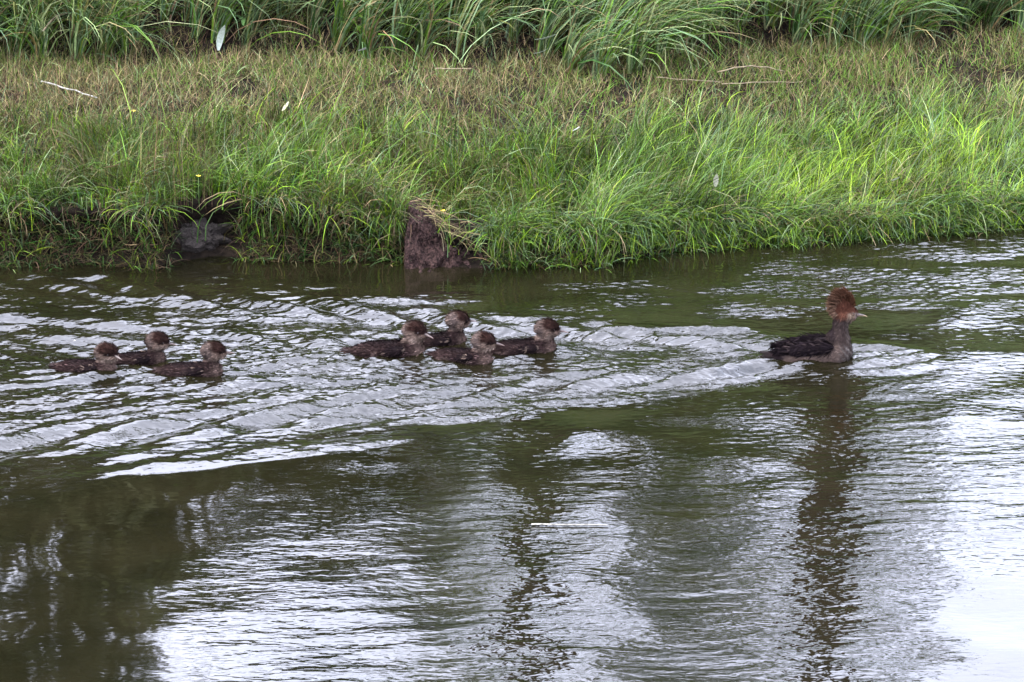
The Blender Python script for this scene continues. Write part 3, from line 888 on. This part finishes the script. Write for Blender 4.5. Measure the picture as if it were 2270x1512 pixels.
# ------------------------------------------------------------------ ducks
def fused(name, balls, voxel, smooth_it):
    """one continuous skin round a set of ellipsoids (cx,cy,cz, rx,ry,rz, pitch)"""
    bm = bmesh.new()
    for (c, r, pit) in balls:
        mtx = Matrix.Translation(c) @ Matrix.Rotation(-pit, 4, 'Y') @ Matrix.Diagonal((*r, 1))
        bmesh.ops.create_icosphere(bm, subdivisions=4, radius=1.0, matrix=mtx)
    me = bpy.data.meshes.new(name + '_raw'); bm.to_mesh(me); bm.free()
    ob = bpy.data.objects.new(name + '_raw', me); COL.objects.link(ob)
    rm = ob.modifiers.new('r', 'REMESH'); rm.mode = 'VOXEL'; rm.voxel_size = voxel
    sm = ob.modifiers.new('s', 'SMOOTH'); sm.iterations = smooth_it; sm.factor = 0.5
    dg = bpy.context.evaluated_depsgraph_get()
    res = bpy.data.meshes.new_from_object(ob.evaluated_get(dg))
    bpy.data.objects.remove(ob); bpy.data.meshes.remove(me)
    res.name = name
    for f in res.polygons: f.use_smooth = True
    return res

def set_tint(me, col):
    a = me.attributes.new('tint', 'FLOAT_COLOR', 'POINT')
    c4 = np.ones((len(col), 4), np.float32); c4[:, :3] = col
    a.data.foreach_set('color', c4.ravel())

def mesh_np(me):
    v = np.zeros(len(me.vertices) * 3, np.float32); me.vertices.foreach_get('co', v)
    nn = np.zeros(len(me.vertices) * 3, np.float32); me.vertices.foreach_get('normal', nn)
    return v.reshape(-1, 3).astype(float), nn.reshape(-1, 3).astype(float)

def fluff(name, me, colfn, n, lmin, lmax, w, lift, jitter=0.25, flow=None, keep_low=False):
    """short feather strips growing off the skin, lying backwards"""
    v, nn = mesh_np(me)
    idx = rng.integers(0, len(v), n)
    p_, q_ = v[idx] + rng.normal(0, 0.0012, (n, 3)), nn[idx]
    keep = (p_[:, 2] > -0.004) | keep_low
    p_, q_ = p_[keep], q_[keep]; n = len(p_)
    back = np.tile([-1.0, 0, -0.12], (n, 1)) if flow is None else flow(p_)
    back = back - q_ * (back * q_).sum(1, keepdims=True)
    back /= np.linalg.norm(back, axis=1, keepdims=True) + 1e-6
    d = back + q_ * lift + rng.normal(0, 0.25, (n, 3))
    d /= np.linalg.norm(d, axis=1, keepdims=True)
    side = np.cross(d, q_); side /= np.linalg.norm(side, axis=1, keepdims=True) + 1e-6
    L_ = rng.uniform(lmin, lmax, n)[:, None]
    V = np.stack([p_ - side * w * .5, p_ + side * w * .5, p_ + side * w * .45 + d * L_ * 0.55 + q_ * 0.0015,
                  p_ + d * L_, p_ - side * w * .45 + d * L_ * 0.55 + q_ * 0.0015], 1).reshape(-1, 3)
    c = colfn(p_) * np.exp(rng.normal(0, jitter, (n, 1)))
    if jitter > 0.5: c = np.where((rng.random((n, 1)) < 0.08) & (p_[:, 2:3] < 0.07), c * 3.2 + 0.01, c)
    return np_mesh(name, V, np.arange(5 * n), np.arange(n) * 5, np.repeat(c, 5, axis=0))

def blend(c, mask, new):
    return c * (1 - mask[:, None]) + np.array(new)[None, :] * mask[:, None]

def beak(name, base, length, rb, drop, hook, col, yaw=0.0):
    """slim bill: elliptical rings tapering forwards"""
    V, Fc = [], []
    N, S = 9, 10
    for i in range(N):
        f = i / (N - 1)
        r = rb * (1 - f) ** 0.75 * 0.8 + rb * 0.22
        zc = -drop * f - hook * max(0, f - 0.8) / 0.2
        for k in range(S):
            a = 2 * math.pi * k / S
            V.append((length * f, math.cos(a) * r * (0.95 - 0.25 * f), zc + math.sin(a) * r * (1.0 - 0.35 * f)))
    for i in range(N - 1):
        for k in range(S):
            k2 = (k + 1) % S
            Fc.append((i * S + k, i * S + k2, (i + 1) * S + k2, (i + 1) * S + k))
    Fc.append(tuple(reversed(range(S)))); Fc.append(tuple((N - 1) * S + k for k in range(S)))
    me = bpy.data.meshes.new(name); me.from_pydata(V, [], Fc); me.update()
    for f in me.polygons: f.use_smooth = True
    cc = np.array([np.array(col[0]) * (1 - v[0] / length) + np.array(col[1]) * v[0] / length if v[2] > -drop * v[0] / length
                   else np.array(col[2]) for v in V])
    set_tint(me, cc)
    return me

def feather(name, length, width, col, camber=0.15, seg=5):
    V, Fc = [], []
    for j in range(seg + 1):
        f = j / seg
        w = width * 0.5 * (0.55 + 0.45 * math.sin(math.pi * min(f + 0.1, 1))) * (1 - f ** 5 * 0.85)
        z = -camber * length * f * f
        V += [(-length * f, -w, z - 0.1 * w), (-length * f, 0, z), (-length * f, w, z - 0.1 * w)]
    for j in range(seg):
        for k in range(2):
            i = 3 * j + k
            Fc.append((i, i + 3, i + 4, i + 1))
    n0 = len(V); V += [(v[0], v[1], v[2] - 0.0012) for v in V]
    Fc += [tuple(n0 + i for i in reversed(f)) for f in Fc]
    me = bpy.data.meshes.new(name); me.from_pydata(V, [], Fc); me.update()
    for f in me.polygons: f.use_smooth = True
    set_tint(me, np.tile(col, (len(V), 1)))
    return me

def eye_mesh(r):
    bm = bmesh.new(); bmesh.ops.create_uvsphere(bm, u_segments=12, v_segments=8, radius=r)
    me = bpy.data.meshes.new('eye'); bm.to_mesh(me); bm.free()
    for f in me.polygons: f.use_smooth = True
    return me

def yawed(p_, pivot, yaw):
    c, s_ = math.cos(yaw), math.sin(yaw)
    dx, dy = p_[0] - pivot[0], p_[1] - pivot[1]
    return (pivot[0] + dx * c - dy * s_, pivot[1] + dx * s_ + dy * c, p_[2])

def make_adult(loc, yaw, label):
    root = empty('duck', (loc[0], loc[1], -0.003), yaw, label, 'duck')
    root.scale = (0.88, 0.92, 1.0)
    balls = [((-0.01, 0, 0.020), (0.175, 0.080, 0.060), R(6)), ((0.105, 0, 0.030), (0.092, 0.072, 0.070), R(18)),
             ((0.03, 0, 0.045), (0.10, 0.068, 0.052), R(8)), ((-0.15, 0, 0.018), (0.09, 0.052, 0.028), R(8)),
             ((0.122, 0, 0.082), (0.062, 0.053, 0.060), 0), ((0.131, 0, 0.122), (0.041, 0.038, 0.052), 0),
             ((0.134, 0, 0.165), (0.037, 0.033, 0.045), 0), ((0.150, 0, 0.198), (0.045, 0.035, 0.036), 0),
             ((0.172, 0, 0.207), (0.042, 0.031, 0.033), 0), ((0.140, 0, 0.246), (0.058, 0.027, 0.050), R(35)), ((0.12, 0, 0.232), (0.045, 0.024, 0.045), 0)]
    body = fused('body', balls, 0.0045, 6)
    def colour(v):
        x, y, z = v[:, 0], v[:, 1], v[:, 2]
        nz = fbm(x * 60 + 5, z * 60 + y * 40, 7)
        c = np.tile([0.058, 0.041, 0.034], (len(v), 1))                         # flank grey-brown
        c = blend(c, sstep(0.045, 0.07, z + 0.02 * (nz - 0.5)) * sstep(0.12, 0.06, x), (0.011, 0.008, 0.009))   # dark back
        br = sstep(0.10, 0.17, x) * sstep(0.10, 0.06, z)
        st = (np.sin((x * 0.9 + z * 0.8) * 260) > 0.25).astype(float)
        c = blend(c, br * 0.8, (0.030, 0.024, 0.022)); c = blend(c, br * st * 0.6, (0.12, 0.105, 0.095))
        nk = sstep(0.075, 0.105, z) * sstep(0.05, 0.09, x)
        c = blend(c, nk, (0.024, 0.0172, 0.0155))                                   # grey neck
        c = blend(c, nk * sstep(0.115, 0.095, x), (0.012, 0.0085, 0.009))
        c = blend(c, sstep(0.180, 0.205, z + 0.02 * (nz - .5)) * sstep(0.195, 0.15, x), (0.065, 0.028, 0.018))     # rust
        c = blend(c, sstep(0.212, 0.225, z), (0.042, 0.0165, 0.0105))
        c = blend(c, sstep(0.155, 0.175, x) * sstep(0.225, 0.21, z) * sstep(0.160, 0.175, z), (0.13, 0.092, 0.066)) # pale face
        c = blend(c, sstep(0.195, 0.205, x) * sstep(0.222, 0.214, z) * sstep(0.195, 0.2, z), (0.12, 0.09, 0.08))
        c = blend(c, nk * sstep(0.150, 0.168, x) * sstep(0.2, 0.17, z), (0.055, 0.043, 0.037))
        c = blend(c, sstep(-0.12, -0.16, x), (0.012, 0.008, 0.009))
        return c * (0.75 + 0.5 * nz)[:, None]
    v, _ = mesh_np(body)
    set_tint(body, colour(v))
    b = link('body', body, M_PLUME, root)
    link('plumage', fluff('plumage', body, colour, 9000, 0.008, 0.018, 0.0032, 0.10, 0.2,
         flow=lambda p_: np.where((p_[:, 2] > 0.09)[:, None], np.array([-0.5, 0, -0.9]), np.array([-1.0, 0, -0.12]))), M_DOWN, b)
    # crest: loose hair-like feathers sweeping up and back off the crown
    n = 5200
    u = rng.random(n)
    ang = R(38) + u * R(165) + rng.normal(0, 0.10, n)
    Ln = 0.028 + 0.060 * np.sin(math.pi * np.clip(0.10 + 0.78 * u, 0, 1)) ** 1.1
    Ln = Ln * (1 - 0.34 * np.abs(np.cos(ang)))
    inner = rng.random(n) ** 0.7
    base = np.stack([0.155 + 0.030 * np.cos(ang), rng.normal(0, 0.012, n), 0.222 + 0.022 * np.sin(ang)], 1)
    d = np.stack([np.cos(ang + 0.15), rng.normal(0, 0.26, n), np.sin(ang + 0.15)], 1)
    base = base + d * (Ln * (0.30 + 0.38 * inner))[:, None]
    Ls = Ln * rng.uniform(0.15, 0.48, n)
    side = np.cross(d, rng.normal(0, 1, (n, 3))); side /= np.linalg.norm(side, axis=1, keepdims=True)
    w = 0.0013
    mid = base + d * Ls[:, None] * 0.55
    tip = base + d * Ls[:, None] + np.stack([-0.55 * Ls, rng.normal(0, 0.15, n) * Ls, -0.35 * Ls * u], 1)
    V = np.stack([base - side * w, base + side * w, mid + side * w * .8, tip, mid - side * w * .8], 1).reshape(-1, 3)
    k_ = sstep(0.25, 0.95, u)[:, None]
    c = (np.array([0.042, 0.0185, 0.0105]) * (1 - k_) + np.array([0.090, 0.055, 0.038]) * k_) * np.exp(rng.normal(0, 0.17, (n, 1)))
    link('crest', np_mesh('crest', V, np.arange(5 * n), np.arange(n) * 5, np.repeat(c, 5, axis=0)), M_DOWN, b)
    bl = link('bill', beak('bill', None, 0.056, 0.0085, 0.006, 0.004, [(0.05, 0.035, 0.03), (0.06, 0.045, 0.035), (0.22, 0.15, 0.08)]), M_BILL, b)
    bl.location = (0.204, 0, 0.203)
    em = eye_mesh(0.0052)
    for s_ in (-1, 1):
        e = link('eye', em if s_ == 1 else em.copy(), M_EYE, b); e.location = (0.192, s_ * 0.0265, 0.213)
    # folded wings: a smooth wing covered in overlapping long feathers
    for s_ in (-1, 1):
        wm = fused('wing', [((0, 0, 0), (0.115, 0.016, 0.027), R(5)), ((-0.09, -s_ * 0.012, -0.006), (0.075, 0.009, 0.016), R(4)),
                            ((0.05, 0, 0.004), (0.055, 0.018, 0.028), 0)], 0.004, 4)
        wv, _ = mesh_np(wm)
        wc = lambda v_: np.where((fbm(v_[:, 0] * 55, v_[:, 2] * 70, 33) > 0.62)[:, None], np.array([0.018, 0.013, 0.013]), np.array([0.0065, 0.0046, 0.0055]))
        set_tint(wm, wc(wv))
        wo = link('wing', wm, M_PLUME, b)
        wo.location = (-0.015, s_ * 0.060, 0.068); wo.rotation_euler = Euler((s_ * 0.42, 0, s_ * 0.06), 'XYZ')
        link('wing_feathers', fluff('wing_feathers', wm, wc, 900, 0.025, 0.055, 0.0070, 0.02, 0.25, keep_low=True), M_DOWN, wo)
    # tail fan
    for k in range(7):
        o = link('tail_feather', feather('tail_feather', random.uniform(0.085, 0.10), 0.020, np.array([0.007, 0.005, 0.005]) * random.uniform(0.7, 1.5), 0.02), M_PLUME, b)
        o.location = (-0.165, (k - 3) * 0.008, 0.032 - abs(k - 3) * 0.002); o.rotation_euler = Euler((0, 0.02, -(k - 3) * 0.10), 'XYZ')
    return root

def make_duckling(loc, yaw, hyaw, sc, label, seed):
    root = empty('duckling', loc, yaw, label, 'duckling', 'ducklings following the adult duck')
    root.scale = (sc, sc, sc); root.location.z = -0.008
    pv = (0.112, 0)
    Y = lambda p_: yawed(p_, pv, hyaw)
    rs = random.Random(seed)
    hz = [0, 0.004, 0.014, -0.002, 0.006, -0.004, 0.004, 0.012][seed] + 0.05 * (1 - sc)
    hs = 1.04 / sc
    balls = [((-0.01, 0, 0.012), (0.155, 0.066, 0.052), 0), ((0.09, 0, 0.018), (0.075, 0.060, 0.054), R(12)),
             ((-0.125, 0, 0.014), (0.065, 0.034, 0.020), R(-4)),
             ((0.108, 0, 0.055), (0.044, 0.042, 0.045), 0), (Y((0.116, 0, 0.088 + hz)), (0.036, 0.035, 0.036), 0),
             (Y((0.120, 0, 0.115 + hz)), (0.046 * hs, 0.039 * hs, 0.037 * hs), 0), (Y((0.140, 0, 0.108 + hz)), (0.038 * hs, 0.030 * hs, 0.029 * hs), 0),
             (Y((0.106, 0, 0.114 + hz)), (0.034 * hs, 0.031 * hs, 0.032 * hs), 0)]
    body = fused('body', balls, 0.0045, 6)
    ch, sh = math.cos(-hyaw), math.sin(-hyaw)
    def colour(v):
        x, y, z = v[:, 0], v[:, 1], v[:, 2]
        hx = pv[0] + (x - pv[0]) * ch - y * sh                                      # along the head's own axis
        zz = z - hz
        nz = fbm(x * 45 + seed, z * 45 + y * 30, 9)
        n2 = fbm(x * 22 + seed * 3, z * 30 + y * 12, 19)
        c = np.tile([0.0140, 0.0084, 0.0080], (len(v), 1))
        c = blend(c, sstep(0.045, 0.075, z) * sstep(0.10, 0.05, x), (0.0055, 0.0038, 0.0045))
        c = blend(c, sstep(0.64, 0.70, n2) * sstep(0.06, 0.02, z) * 0.6, (0.045, 0.030, 0.026))   # pale flecks of the flank
        c = blend(c, sstep(0.10, 0.145, x) * sstep(0.085, 0.06, z) * 0.85, (0.075, 0.051, 0.042))  # breast
        hd = sstep(0.060, 0.085, zz) * sstep(0.06, 0.08, x)
        c = blend(c, hd, (0.135, 0.094, 0.074))                                     # cheek buff
        c = blend(c, hd * sstep(0.125, 0.095, hx), (0.066, 0.049, 0.043))            # grey nape
        c = blend(c, hd * sstep(0.106, 0.126, zz + 0.15 * (hx - 0.13) + 0.02 * (nz - 0.5)) * sstep(0.09, 0.12, hx), (0.0145, 0.0072, 0.0058))   # red-brown crown
        c = blend(c, hd * sstep(0.106, 0.111, zz) * sstep(0.127, 0.121, zz) * sstep(0.135, 0.150, hx), (0.008, 0.004, 0.0035))
        c = blend(c, hd * sstep(0.102, 0.085, zz) * sstep(0.115, 0.14, hx), (0.21, 0.16, 0.13))  # pale chin
        return c * (0.7 + 0.6 * nz)[:, None]
    v, _ = mesh_np(body)
    set_tint(body, colour(v))
    b = link('body', body, M_PLUME, root)
    link('down', fluff('down', body, colour, 7500, 0.007, 0.023, 0.0022, 0.45, 0.55), M_DOWN, b)
    bl = link('bill', beak('bill', None, 0.046 / sc ** 0.5, 0.0088, 0.010, 0.002, [(0.03, 0.019, 0.017), (0.06, 0.04, 0.034), (0.12, 0.075, 0.062)]), M_BILL, b)
    bl.location = Y((0.130 + 0.038 * hs, 0, 0.106 + hz)); bl.rotation_euler = (0, 0, hyaw)
    em = eye_mesh(0.0045)
    for s_ in (-1, 1):
        e = link('eye', em if s_ == 1 else em.copy(), M_EYE, b); e.location = Y((0.125 + 0.029 * hs, s_ * 0.0265 * hs, 0.115 + hz))
    # stubby wings lying along the flank
    for s_ in (-1, 1):
        wm = fused('wing', [((0, 0, 0), (0.055, 0.012, 0.020), R(6)), ((-0.045, 0, -0.004), (0.04, 0.007, 0.010), R(6))], 0.004, 4)
        wv, _ = mesh_np(wm)
        wc = lambda v_: np.where((fbm(v_[:, 0] * 60 + seed, v_[:, 2] * 90, 35) > 0.64)[:, None], np.array([0.085, 0.062, 0.05]), np.array([0.007, 0.0045, 0.005]))
        set_tint(wm, wc(wv) * 0.6)
        wo = link('wing', wm, M_PLUME, b)
        wo.location = (0.03, s_ * 0.056, 0.040); wo.rotation_euler = Euler((s_ * 0.6, -0.12, s_ * 0.10), 'XYZ')
        link('wing_down', fluff('wing_down', wm, wc, 420, 0.010, 0.028, 0.0034, 0.15, 0.4, keep_low=True), M_DOWN, wo)
    for k in range(5):
        o = link('tail_feather', feather('tail_feather', rs.uniform(0.03, 0.045), 0.012, np.array([0.025, 0.018, 0.018]), 0.02), M_PLUME, b)
        o.location = (-0.158, (k - 2) * 0.007, 0.030); o.rotation_euler = Euler((0, 0.12, -(k - 2) * 0.14), 'XYZ')
    return root

LABELS = ['adult duck with rusty crest and grey neck leading the brood',
          'duckling at the back left of the middle four, bill turned to the viewer',
          'farthest duckling of the middle four, mostly hidden behind its siblings',
          'nearest duckling of the middle four, in front of the half-hidden one',
          'duckling closest behind the adult, rightmost of the middle four',
          'last duckling of the brood, at the far left',
          'middle duckling of the trailing three, farthest from the viewer',
          'front duckling of the trailing three, nearest the viewer']
for i, (d, p_) in enumerate(zip(DUCKS, PLACES)):
    if d[0] == 'adult':
        make_adult(p_, R(d[3]), LABELS[i])
    else:
        make_duckling(p_, R(d[3]), R(d[4]), d[5], LABELS[i], i)
